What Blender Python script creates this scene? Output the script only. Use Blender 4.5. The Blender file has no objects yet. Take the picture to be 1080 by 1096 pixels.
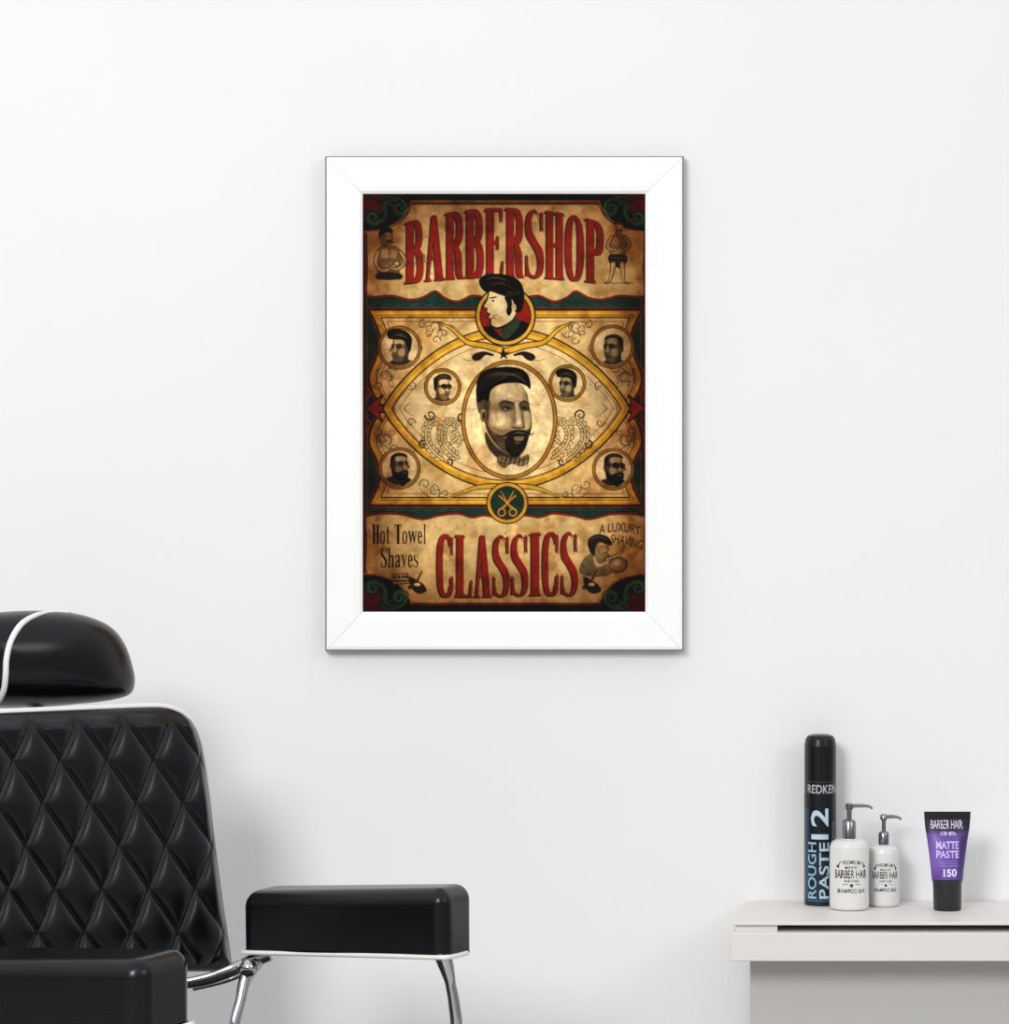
import bpy, bmesh, math, random
import numpy as np
from mathutils import Vector
random.seed(3); rng=np.random.default_rng(5)
scene=bpy.context.scene
scene.view_settings.view_transform='Standard'
scene.view_settings.look='None'
D=5.0; S=0.0015; CZ=1.322
def sc(d): return S*(D-d)/D
def W(px,py,d): 
    return Vector(((px-540)*sc(d), -d, CZ+(548-py)*sc(d)))

# ---------------------------------------------------------------- materials
def mat(name,col,rough=.5,metal=0.,spec=.5,coat=0.,bump=0.,bscale=300.,var=0.):
    m=bpy.data.materials.new(name); m.use_nodes=True
    nt=m.node_tree; b=nt.nodes['Principled BSDF']
    b.inputs['Base Color'].default_value=(*col,1); b.inputs['Roughness'].default_value=rough
    b.inputs['Metallic'].default_value=metal; b.inputs['Specular IOR Level'].default_value=spec
    b.inputs['Coat Weight'].default_value=coat
    tc=nt.nodes.new('ShaderNodeTexCoord')
    if bump>0:
        n=nt.nodes.new('ShaderNodeTexNoise'); n.inputs['Scale'].default_value=bscale; n.inputs['Detail'].default_value=4
        bp=nt.nodes.new('ShaderNodeBump'); bp.inputs['Strength'].default_value=bump; bp.inputs['Distance'].default_value=.001
        nt.links.new(tc.outputs['Object'],n.inputs['Vector']); nt.links.new(n.outputs['Fac'],bp.inputs['Height']); nt.links.new(bp.outputs['Normal'],b.inputs['Normal'])
    if var>0:
        n2=nt.nodes.new('ShaderNodeTexNoise'); n2.inputs['Scale'].default_value=1.7; n2.inputs['Detail'].default_value=3
        r=nt.nodes.new('ShaderNodeValToRGB')
        r.color_ramp.elements[0].color=(*[c*(1-var) for c in col],1); r.color_ramp.elements[1].color=(*[min(1,c*(1+var)) for c in col],1)
        r.color_ramp.elements[0].position=.3; r.color_ramp.elements[1].position=.7
        nt.links.new(tc.outputs['Object'],n2.inputs['Vector']); nt.links.new(n2.outputs['Fac'],r.inputs['Fac']); nt.links.new(r.outputs['Color'],b.inputs['Base Color'])
    return m
def vcmat(name,rough=.6,spec=.3,coat=0.,metal=0.):
    m=mat(name,(1,1,1),rough,metal,spec,coat); nt=m.node_tree
    a=nt.nodes.new('ShaderNodeVertexColor'); a.layer_name='Col'
    nt.links.new(a.outputs['Color'],nt.nodes['Principled BSDF'].inputs['Base Color']); return m
M_wall=mat('wall_paint',(.868,.870,.874),.8,spec=.15,bump=.06,bscale=60,var=.012)
M_floor=mat('floor_vinyl',(.50,.49,.47),.5,var=.1)
M_trim=mat('trim_paint',(.85,.85,.84),.5)
M_leather=mat('black_leather',(.0035,.0035,.005),.25,spec=.32,bump=.12,bscale=420)
M_pipe=mat('white_piping',(.85,.85,.84),.4)
M_chrome=mat('chrome',(.55,.55,.57),.14,metal=1)
M_table=mat('table_laminate',(.76,.73,.70),.45,spec=.3,var=.02)
M_tabdark=mat('table_gap_shade',(.06,.055,.05),.6)  # shade of the gap under the top, put into the colour
M_carc=mat('table_carcass',(.50,.485,.475),.6)
M_frame=mat('white_wood_frame',(.97,.97,.97),.45,spec=.2,bump=.12,bscale=90)
M_fedge=mat('frame_edge_shade',(.26,.26,.265),.5,spec=.3)  # grey painted on the outer chamfer as the frame's shadow line on the wall
M_mdf=mat('frame_backing',(.25,.2,.15),.8)

# ---------------------------------------------------------------- mesh helpers
def empty(name,loc):
    e=bpy.data.objects.new(name,None); e.empty_display_size=.1; scene.collection.objects.link(e); e.location=loc
    return e
def mk(name,verts,faces,m,parent=None,smooth=False,bevel=0,seg=3,sub=0):
    me=bpy.data.meshes.new(name); me.from_pydata([tuple(v) for v in verts],[],faces); me.update()
    bm=bmesh.new(); bm.from_mesh(me); bmesh.ops.recalc_face_normals(bm,faces=bm.faces); bm.to_mesh(me); bm.free()
    o=bpy.data.objects.new(name,me); me.materials.append(m); scene.collection.objects.link(o)
    if smooth or bevel>0:
        for p in me.polygons: p.use_smooth=True
    if bevel>0:
        b=o.modifiers.new('bevel','BEVEL'); b.width=bevel; b.segments=seg; b.limit_method='ANGLE'; b.angle_limit=.5
        w=o.modifiers.new('wn','WEIGHTED_NORMAL'); w.keep_sharp=True
    if parent: par(o,parent)
    return o
def par(o,p):
    bpy.context.view_layer.update()
    o.parent=p; o.matrix_parent_inverse=p.matrix_world.inverted()
def box(name,a,b,m,parent=None,bevel=0,seg=3):
    x0,y0,z0=a;x1,y1,z1=b
    v=[(x0,y0,z0),(x1,y0,z0),(x1,y1,z0),(x0,y1,z0),(x0,y0,z1),(x1,y0,z1),(x1,y1,z1),(x0,y1,z1)]
    f=[(0,1,2,3),(4,5,6,7),(0,1,5,4),(1,2,6,5),(2,3,7,6),(3,0,4,7)]
    return mk(name,v,f,m,parent,bevel=bevel,seg=seg)
def hexa(name,v,m,parent=None,bevel=0,seg=5):
    f=[(0,1,2,3),(4,5,6,7),(0,1,5,4),(1,2,6,5),(2,3,7,6),(3,0,4,7)]
    return mk(name,v,f,m,parent,bevel=bevel,seg=seg)
def catmull(pts,n=8,closed=True):
    P=np.array(pts,float); N=len(P); out=[]
    rngi=range(N) if closed else range(N-1)
    for i in rngi:
        if closed: p0,p1,p2,p3=P[(i-1)%N],P[i],P[(i+1)%N],P[(i+2)%N]
        else: p0,p1,p2,p3=P[max(i-1,0)],P[i],P[i+1],P[min(i+2,N-1)]
        for t in np.arange(n)/n:
            out.append(.5*((2*p1)+(-p0+p2)*t+(2*p0-5*p1+4*p2-p3)*t*t+(-p0+3*p1-3*p2+p3)*t**3))
    if not closed: out.append(P[-1])
    return np.array(out)
def tube(name,pts,r,m,parent=None,n=8,smooth=True,flat=1.,closed=False):
    if smooth: pts=[Vector(p) for p in catmull([tuple(p) for p in pts],6,closed)]
    pts=[Vector(p) for p in pts]; N=len(pts); verts=[];faces=[]
    rr=r if isinstance(r,(list,tuple)) else [r]*N
    if len(rr)!=N: rr=list(np.interp(np.linspace(0,1,N),np.linspace(0,1,len(rr)),rr))
    up=Vector((0.13,.9,.31)).normalized()
    for i,p in enumerate(pts):
        t=(pts[min(i+1,N-1)]-pts[max(i-1,0)]).normalized()
        a=t.cross(up).normalized(); b=t.cross(a).normalized()
        for k in range(n):
            an=2*math.pi*k/n; verts.append(p+(a*math.cos(an)+b*math.sin(an)*flat)*rr[i])
    for i in range(N-1):
        for k in range(n): faces.append((i*n+k,i*n+(k+1)%n,(i+1)*n+(k+1)%n,(i+1)*n+k))
    if not closed:
        faces.append(tuple(range(n))); faces.append(tuple((N-1)*n+k for k in range(n)))
    else:
        for k in range(n): faces.append(((N-1)*n+k,(N-1)*n+(k+1)%n,(k+1)%n,k))
    return mk(name,verts,faces,m,parent,smooth=True)
def lathe(name,prof,c,m,parent=None,n=48):
    verts=[];faces=[]
    for r,z in prof:
        for k in range(n):
            a=2*math.pi*k/n; verts.append((c[0]+max(r,1e-5)*math.cos(a),c[1]+max(r,1e-5)*math.sin(a),c[2]+z))
    for i in range(len(prof)-1):
        for k in range(n): faces.append((i*n+k,i*n+(k+1)%n,(i+1)*n+(k+1)%n,(i+1)*n+k))
    faces.append(tuple(range(n))); faces.append(tuple((len(prof)-1)*n+k for k in range(n)))
    o=mk(name,verts,faces,m,parent,smooth=True)
    e=o.modifiers.new('es','EDGE_SPLIT'); e.split_angle=math.radians(50)
    return o
def gridmesh(name,co,col,m,parent=None,smooth=True,flip=False):
    H,Wd=co.shape[:2]; n=H*Wd
    me=bpy.data.meshes.new(name); me.vertices.add(n); me.vertices.foreach_set('co',co.astype(np.float32).ravel())
    idx=np.arange(n).reshape(H,Wd)
    q=np.stack([idx[:-1,:-1],idx[1:,:-1],idx[1:,1:],idx[:-1,1:]],-1).reshape(-1,4)
    if flip: q=q[:,::-1]
    nf=len(q); me.loops.add(nf*4); me.loops.foreach_set('vertex_index',q.astype(np.int32).ravel())
    me.polygons.add(nf); me.polygons.foreach_set('loop_start',(np.arange(nf)*4).astype(np.int32))
    me.update(calc_edges=True)
    me.polygons.foreach_set('use_smooth',np.full(nf,smooth))
    if col is not None:
        c=np.clip(col,0,1); lin=np.where(c<=.04045,c/12.92,((c+.055)/1.055)**2.4)
        a=np.concatenate([lin,np.ones((H,Wd,1))],-1).astype(np.float32)
        ca=me.color_attributes.new(name='Col',type='FLOAT_COLOR',domain='POINT'); ca.data.foreach_set('color',a.ravel())
    me.validate(); me.update()
    me.materials.append(m); o=bpy.data.objects.new(name,me); scene.collection.objects.link(o)
    if parent: par(o,parent)
    return o

# ---------------------------------------------------------------- 2D painter
def boxblur(a,r):
    if r<1: return a
    for ax in (0,1):
        p=[(0,0),(0,0)]; p[ax]=(r+1,r); b=np.cumsum(np.pad(a,p,mode='edge'),axis=ax)
        a=(np.take(b,range(2*r+1,b.shape[ax]),axis=ax)-np.take(b,range(0,b.shape[ax]-2*r-1),axis=ax))/(2*r+1)
    return a
def fbm(h,w,cell,oct=4):
    out=np.zeros((h,w));amp=1;tot=0
    for o in range(oct):
        gh=max(2,int(h/cell)+2);gw=max(2,int(w/cell)+2); g=rng.random((gh,gw))
        y=np.linspace(0,gh-1.001,h);x=np.linspace(0,gw-1.001,w); yi=y.astype(int);xi=x.astype(int);fy=(y-yi);fx=(x-xi)
        fy=(fy*fy*(3-2*fy))[:,None];fx=(fx*fx*(3-2*fx))[None]
        v=(g[yi][:,xi]*(1-fy)*(1-fx)+g[yi+1][:,xi]*fy*(1-fx)+g[yi][:,xi+1]*(1-fy)*fx+g[yi+1][:,xi+1]*fy*fx)
        out+=v*amp;tot+=amp;amp*=.55;cell/=2.1
    return out/tot
_txt={}
def text_tris(s,bold=0.):
    if (s,bold) in _txt: return _txt[(s,bold)]
    cu=bpy.data.curves.new('t','FONT'); cu.body=s; cu.offset=bold; o=bpy.data.objects.new('t',cu); scene.collection.objects.link(o)
    bpy.context.view_layer.update(); dg=bpy.context.evaluated_depsgraph_get()
    me=o.evaluated_get(dg).to_mesh(); me.calc_loop_triangles()
    V=np.array([v.co[:2] for v in me.vertices]); T=[tuple(t.vertices) for t in me.loop_triangles]
    o.evaluated_get(dg).to_mesh_clear(); bpy.data.objects.remove(o); bpy.data.curves.remove(cu)
    V=V-V.min(0); V=V/V.max(0); V[:,1]=1-V[:,1]
    _txt[(s,bold)]=(V,T); return V,T
class Cv:
    def __init__(s,x0,y0,x1,y1,k,col):
        s.x0,s.y0,s.k=x0,y0,k; s.w=int(round((x1-x0)*k)); s.h=int(round((y1-y0)*k))
        s.a=np.ones((s.h,s.w,3))*np.array(col)/255.
    def polymask(s,contours,m=None,ox=0,oy=0,shape=None):
        h,w=shape; 
        if m is None: m=np.zeros((h,w),bool)
        segs=[]
        for c in contours:
            c=np.asarray(c,float); segs.append(np.hstack([c,np.roll(c,-1,0)]))
        sg=np.vstack(segs); lo=np.minimum(sg[:,1],sg[:,3]);hi=np.maximum(sg[:,1],sg[:,3])
        for r in range(max(0,int(lo.min())-oy-1),min(h,int(hi.max())-oy+2)):
            y=r+oy+.5; k=(lo<=y)&(hi>y)
            if not k.any(): continue
            q=sg[k]; xs=np.sort(q[:,0]+(y-q[:,1])*(q[:,2]-q[:,0])/(q[:,3]-q[:,1]))-ox
            for i in range(0,len(xs)-1,2):
                a=max(0,int(math.ceil(xs[i]-.5)));b=min(w,int(math.ceil(xs[i+1]-.5)))
                if b>a: m[r,a:b]=True
        return m
    def px(s,p): return (np.asarray(p,float)-[s.x0,s.y0])*s.k
    def comp(s,m,ox,oy,col,alpha,blur):
        m=m.astype(float)
        if blur>0:
            r=max(1,int(blur*s.k/2)); m=boxblur(boxblur(m,r),r)
        m=m*alpha
        y0=max(0,oy);x0=max(0,ox);y1=min(s.h,oy+m.shape[0]);x1=min(s.w,ox+m.shape[1])
        if y1<=y0 or x1<=x0: return
        mm=m[y0-oy:y1-oy,x0-ox:x1-ox,None]
        s.a[y0:y1,x0:x1]=s.a[y0:y1,x0:x1]*(1-mm)+np.array(col)/255.*mm
    def fill(s,pts,col,alpha=1,blur=0,smooth=0,holes=None,clip=None):
        if smooth: pts=catmull(pts,smooth)
        cs=[s.px(pts)]+([s.px(h) for h in holes] if holes else [])
        pad=int(blur*s.k*2.2)+2; mn=np.floor(cs[0].min(0)).astype(int)-pad; mx=np.ceil(cs[0].max(0)).astype(int)+pad
        m=s.polymask(cs,None,mn[0],mn[1],(mx[1]-mn[1],mx[0]-mn[0]))
        if clip is not None:
            m=m.astype(float)
            if blur>0:
                r=max(1,int(blur*s.k/2)); m=boxblur(boxblur(m,r),r); blur=0
            m=m*s.polymask([s.px(clip)],None,mn[0],mn[1],m.shape)
        s.comp(m,mn[0],mn[1],col,alpha,blur)
    def tfill(s,V,T,col,alpha=1):
        V=s.px(V); mn=np.floor(V.min(0)).astype(int)-2;mx=np.ceil(V.max(0)).astype(int)+2; sh=(mx[1]-mn[1],mx[0]-mn[0])
        m=np.zeros(sh,bool)
        for t in T: s.polymask([V[list(t)]],m,mn[0],mn[1],sh)
        s.comp(m,mn[0],mn[1],col,alpha,0)
    def text(s,str_,x0,y0,x1,y1,col,alpha=1,rot=0,bold=0.,fn=None):
        V,T=text_tris(str_,bold)
        if rot==90: V=np.stack([V[:,1],1-V[:,0]],1)
        P=np.stack([x0+V[:,0]*(x1-x0),y0+V[:,1]*(y1-y0)],1)
        if fn is not None: P=fn(P)
        s.tfill(P,T,col,alpha)
    def stroke(s,pts,w,col,alpha=1,smooth=0,closed=False,blur=0,clip=None):
        if smooth: pts=catmull(pts,smooth,closed)
        P=s.px(pts)
        if closed: P=np.vstack([P,P[:1]])
        N=len(P); ww=np.interp(np.linspace(0,1,N),np.linspace(0,1,len(w)),w) if isinstance(w,(list,tuple)) else np.full(N,w)
        ww=ww*s.k/2; pad=int(ww.max()+blur*s.k*2.2)+2
        mn=np.floor(P.min(0)).astype(int)-pad;mx=np.ceil(P.max(0)).astype(int)+pad
        m=np.zeros((mx[1]-mn[1],mx[0]-mn[0])); P=P-mn
        for i in range(N-1):
            a,b=P[i],P[i+1]; r=max(ww[i],ww[i+1]); x0=int(max(0,min(a[0],b[0])-r-1));x1=int(max(a[0],b[0])+r+2);y0=int(max(0,min(a[1],b[1])-r-1));y1=int(max(a[1],b[1])+r+2)
            yy,xx=np.mgrid[y0:y1,x0:x1]+.5; d=b-a; L=max(1e-9,d@d); t=np.clip(((xx-a[0])*d[0]+(yy-a[1])*d[1])/L,0,1)
            dist=np.hypot(xx-a[0]-t*d[0],yy-a[1]-t*d[1]); rad=ww[i]+(ww[i+1]-ww[i])*t
            v=np.clip(rad-dist+.5,0,1); sub=m[y0:y1,x0:x1]; np.maximum(sub,v[:sub.shape[0],:sub.shape[1]],out=sub)
        if clip is not None: m=m*s.polymask([s.px(clip)],None,mn[0],mn[1],m.shape)
        s.comp(m,mn[0],mn[1],col,alpha,blur)
    def ell(s,cx,cy,rx,ry,col,alpha=1,blur=0,clip=None,ang=0):
        t=np.linspace(0,2*math.pi,48,endpoint=False); x=rx*np.cos(t);y=ry*np.sin(t)
        s.fill(np.stack([cx+x*math.cos(ang)-y*math.sin(ang),cy+x*math.sin(ang)+y*math.cos(ang)],1),col,alpha,blur,clip=clip)
    def ring(s,cx,cy,rx,ry,w,col,alpha=1):
        t=np.linspace(0,2*math.pi,56,endpoint=False); s.stroke(np.stack([cx+rx*np.cos(t),cy+ry*np.sin(t)],1),w,col,alpha,closed=True)
    def out(s,f=2):
        h=s.h//f*f;w=s.w//f*f; return s.a[:h,:w].reshape(h//f,f,w//f,f,3).mean((1,3))

# ---------------------------------------------------------------- poster artwork
PX0,PY0,PX1,PY1=388,207,691,655
c=Cv(PX0,PY0,PX1,PY1,4,(24,62,56))
MX=541.
def mir(p): return [(2*MX-x,y) for x,y in p]
RED=(146,34,20);DRED=(112,26,18);GOLD=(206,152,44);DK=(34,22,14);PAR=(222,190,132);PAR2=(234,208,156)
c.fill([(388,207),(691,207),(691,215),(388,215)],(18,24,20)); c.fill([(388,645),(691,645),(691,655),(388,655)],(24,24,18))
for y in (215.5,646.5): c.stroke([(388,y),(691,y)],1.2,GOLD)
for x in (390.5,688.5): c.stroke([(x,207),(x,655)],1.8,DRED)
for x in (393.5,685.5): c.stroke([(x,220),(x,645)],.8,(190,140,50),.7)
def panel(pts,sm=5,fillc=PAR):
    c.stroke(pts,5.5,DK,smooth=sm,closed=True); c.stroke(pts,3.8,(150,36,22),smooth=sm,closed=True); c.fill(pts,fillc,smooth=sm); c.stroke(pts,.9,(60,36,20),smooth=sm,closed=True)
hl=[(541,219),(480,219),(445,219),(440,222),(436,230),(425,240),(410,246),(395,247),(393,252),(394,285),(393,312),(397,317),(420,316),(438,320),(452,318),(466,311),(476,318),(490,322),(505,316),(520,318)]
panel(hl+[(541,324)]+mir(hl[1:])[::-1])
bl=[(541,556),(520,552),(505,554),(490,550),(470,552),(452,556),(430,551),(410,550),(396,552),(392,556),(393,580),(392,608),(396,614),(410,616),(424,622),(434,632),(440,642),(448,645),(500,645)]
panel(bl+[(541,645)]+mir(bl[1:])[::-1])
def sp(cx,cy,r,a0,turns,n=22):
    t=np.linspace(0,1,n); rr=r*(1-t*.82); an=a0+turns*2*math.pi*t
    return [(cx+a*math.cos(b),cy+a*math.sin(b)) for a,b in zip(rr,an)]
def corner(fx,fy):
    f=lambda pts:[((x if not fx else 2*MX-x),(y if not fy else 862-y)) for x,y in pts]
    c.fill(f([(388,207),(441,207),(439,219),(434,231),(424,239),(410,245),(388,247)]),(20,22,18))
    c.fill(f([(389,208),(428,208),(420,214),(412,222),(404,232),(389,240)]),(104,22,20),smooth=0)
    c.stroke(f([(392,212),(404,214),(408,224),(400,228)]),[1,2.6,2,1],(60,14,14),smooth=5)
    A_=[(408,214),(416,211),(426,212),(433,217)]+sp(428,223,7.5,-.6,1.35)
    B_=[(412,216),(414,226),(410,236)]+sp(400,233,7.5,.5,1.3)
    for P,wd in ((A_,[2,5,6,4,3,2]),(B_,[3,6,6,4,3,2])):
        c.stroke(f(P),[q+2 for q in wd],(8,22,20),smooth=3); c.stroke(f(P),wd,(28,92,84),smooth=3); c.stroke(f(P),[.5,1.1,1.1,.6,.4],(120,168,140),.8,smooth=3)
    for (x,y,a) in ((416,217,.7),(410,222,1.3),(420,214,.2)):
        c.stroke(f([(x,y),(x+7*math.cos(a),y+7*math.sin(a))]),[4,1],(36,104,92))
    c.stroke(f([(390,248.5),(400,248),(415,244),(428,236),(437,225),(441,217)]),1.0,(216,166,60),smooth=6)
for a in (0,1):
    for b in (0,1): corner(a,b)
ls=[(397,333),(404,346),(409,364),(404,384),(397,402),(400,418),(410,437),(400,456),(397,474),(404,490),(409,508),(404,526),(397,539)]
def midpts(ins):
    L=catmull(ls,6,False); L=L+[ins,0]; L=L[(L[:,1]>=333+ins)&(L[:,1]<=539-ins)]
    L=np.vstack([[L[0,0],333+ins],L,[L[-1,0],539-ins]]); R=L[::-1].copy(); R[:,0]=2*MX-R[:,0]; return np.vstack([L,R])
c.fill(midpts(-4),(140,32,20)); c.fill(midpts(-2.4),(14,30,26)); c.fill(midpts(-.6),GOLD); c.fill(midpts(1.2),(226,176,60)); 
c.stroke(midpts(4.2),.7,(120,70,20),closed=True); c.fill(midpts(6.2),DK); c.fill(midpts(7.4),PAR)
c.stroke(midpts(11),.7,(150,70,30),closed=True)
for sx in (1,-1):
    for y in (326.5,545.5):
        for i in range(7):
            x=MX+sx*(48+i*15); c.stroke([(x,y-1),(x+sx*9,y+1)],[.6,1.8,.6],(60,120,92),.8)
for f in (lambda p:p, mir):
    c.fill(f([(390,437),(412,420),(407,432),(434,432),(426,422),(444,437),(426,452),(434,442),(407,442),(412,454)]),DK)
    c.fill(f([(392,437),(409,424.5),(405,434),(430,434),(426,427),(440,437),(426,447),(430,440),(405,440),(409,449.5)]),(168,46,22))
    c.stroke(f([(392,414),(398,421),(392,428)]),1.8,(170,50,24)); c.stroke(f([(392,446),(398,453),(392,460)]),1.8,(170,50,24))
    c.stroke(f([(405,412),(414,425),(420,420),(425,428)]),1.7,(206,146,40),smooth=5); c.stroke(f([(405,462),(414,449),(420,454),(425,446)]),1.7,(206,146,40),smooth=5)
def lens(a,b):
    u=np.linspace(-1,1,61); y=b*(1-np.abs(u)**2)**.86; x=MX+1+a*u
    return np.vstack([np.stack([x,437-y],1),np.stack([x[::-1],437+y[::-1]],1)[1:-1]])
c.fill(lens(133,87),DK); c.fill(lens(131,85.6),(206,156,44)); c.fill(lens(127,81),(230,184,70)); c.fill(lens(123,77.5),(120,66,24)); c.fill(lens(121,76),PAR2)
c.stroke(lens(114,70),.7,(150,100,50),closed=True)
for f in (lambda p:p, mir):
    c.stroke(f([(541,376),(520,370),(500,366),(484,352),(470,345)]),[8,7,5,2],DK,smooth=6); c.stroke(f([(541,376),(520,370),(500,366),(484,352),(470,345)]),[6,5,3.4,1],(218,168,54),smooth=6)
    c.stroke(f([(541,520),(524,520),(508,522),(492,528),(478,533)]),[6,6,4,1],DK,smooth=6); c.stroke(f([(541,520),(524,520),(508,522),(492,528),(478,533)]),[4,4.4,2.8,.6],(218,168,54),smooth=6)
FG=(92,70,46)
def spiral(cx,cy,r,a0,turns,w=.9,col=FG,al=.8):
    t=np.linspace(0,1,22); rr=r*(1-t*.85); an=a0+turns*2*math.pi*t
    c.stroke(np.stack([cx+rr*np.cos(an),cy+rr*np.sin(an)],1),[w*1.6,w*.7],col,al)
def leaf(x,y,ang,L,wd):
    ca,sa=math.cos(ang),math.sin(ang)
    P=[(x+ca*u*L-sa*v*wd,y+sa*u*L+ca*v*wd) for u,v in ((0,-.25),(.3,-.55),(.65,-.5),(1,.1),(.75,.45),(.3,.5),(0,.25))]
    c.stroke(P,1.3,(60,44,28),.95,smooth=3,closed=True); c.fill(P,(232,206,152),smooth=3); c.stroke([(x,y),(x+ca*L*.8,y+sa*L*.8)],[1.1,.4],(150,112,56),.9)
for sx in (1,-1):
    X=lambda d:MX+sx*d
    # acanthus scroll: two leafy stems curling outward and inward
    for pts,s0 in (([(50,490),(58,484),(66,474),(68,462),(62,452),(54,452),(52,459),(57,462)],1),([(66,492),(76,484),(84,472),(84,458),(77,450),(71,453),(73,459)],-1),([(58,474),(50,468),(47,474),(51,478)],1)):
        cc=catmull(pts,5,False); cc=np.stack([X(cc[:,0]),cc[:,1]],1)
        for i in range(2,len(cc)-8,2):
            dxy=cc[i+1]-cc[i-1]; an=math.atan2(dxy[1],dxy[0])
            leaf(cc[i,0],cc[i,1],an+.95,6.6-.08*i,4.2); leaf(cc[i,0],cc[i,1],an-.95,6.6-.08*i,4.2)
        c.stroke(cc,[3.6,3.2,2.4,2],(60,44,28)); c.stroke(cc,[2.2,2,1.3,1],(226,196,140))
    for (dx,cy,r,a,tn) in [(80,444,6,3,1.3),(46,446,5,2,-1.2),(88,476,5,5,1.2),(60,494,4,1,1.1)]: spiral(X(dx),cy,r,a,tn*sx,1.3,(66,50,32),.95)
    for (dx,cy,r,a,tn) in [(76,350,7,1,1.2),(66,357,5,3,-1.2),(88,347,5,5,1.3),(74,364,5,0,1),(128,402,7,1,1.1),(118,394,5,3,-1.2),(136,412,5,3,1.2),(128,470,7,1,1.1),(118,480,5,3,-1.2),(136,462,5,3,1.2),(76,526,7,1,1.2),(86,518,6,3,-1.2),(64,528,4,3,-1.2),(92,372,4,2,1.1),(98,494,4,2,1.1),
                           (100,412,5,2,1.2),(101,452,5,0,1.1),(138,350,4,0,1),(138,522,4,0,1),(82,356,4,2,1.1),(70,350,3,2,1.1),(122,404,3,2,1.1),(134,398,4,5,1.1),(134,476,4,5,1.1)]:
        spiral(X(dx),cy,r,a,tn*sx,.9)
    for (x,y,a) in ((78,354,.4),(84,350,2.6),(70,354,1.6),(126,400,.9),(124,408,2.2),(130,472,5.2),(124,466,4),(80,524,3.6),(72,524,5.4)):
        leaf(X(x),y,a if sx>0 else math.pi-a,7,3.6)
    for (p) in [[(90,350),(80,344),(60,348),(50,352)],[(95,392),(110,388),(130,398),(140,412)],[(95,482),(110,486),(130,476),(140,462)],[(92,522),(80,532),(62,530)],[(100,430),(108,437),(100,444)],[(104,415),(116,430),(119,437),(116,446),(104,460)]]:
        c.stroke([(X(a),b) for a,b in p],[.5,1.3,.5],FG,.75,smooth=5)
def rect(x0,y0,x1,y1,n=4):
    xs=np.linspace(x0,x1,n);return [(x,y0) for x in xs]+[(x,y1) for x in xs[::-1]]
def bowl(x0,y0,x1,y1,tx,ty):
    def path(x0,y0,x1,y1):
        ym=(y0+y1)/2; rx=min(x1-x0,.42); xm=x1-rx; t=np.linspace(-math.pi/2,math.pi/2,14)
        sg=lambda v:np.sign(v)*np.abs(v)**.75
        return [(x0,y0)]+[(xm+rx*sg(math.cos(a)),ym+(y1-y0)/2*sg(math.sin(a))) for a in t]+[(x0,y1)]
    return (path(x0,y0,x1,y1),path(x0,y0+ty,x1-tx,y1-ty))
ST=.35; sf=.035
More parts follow.
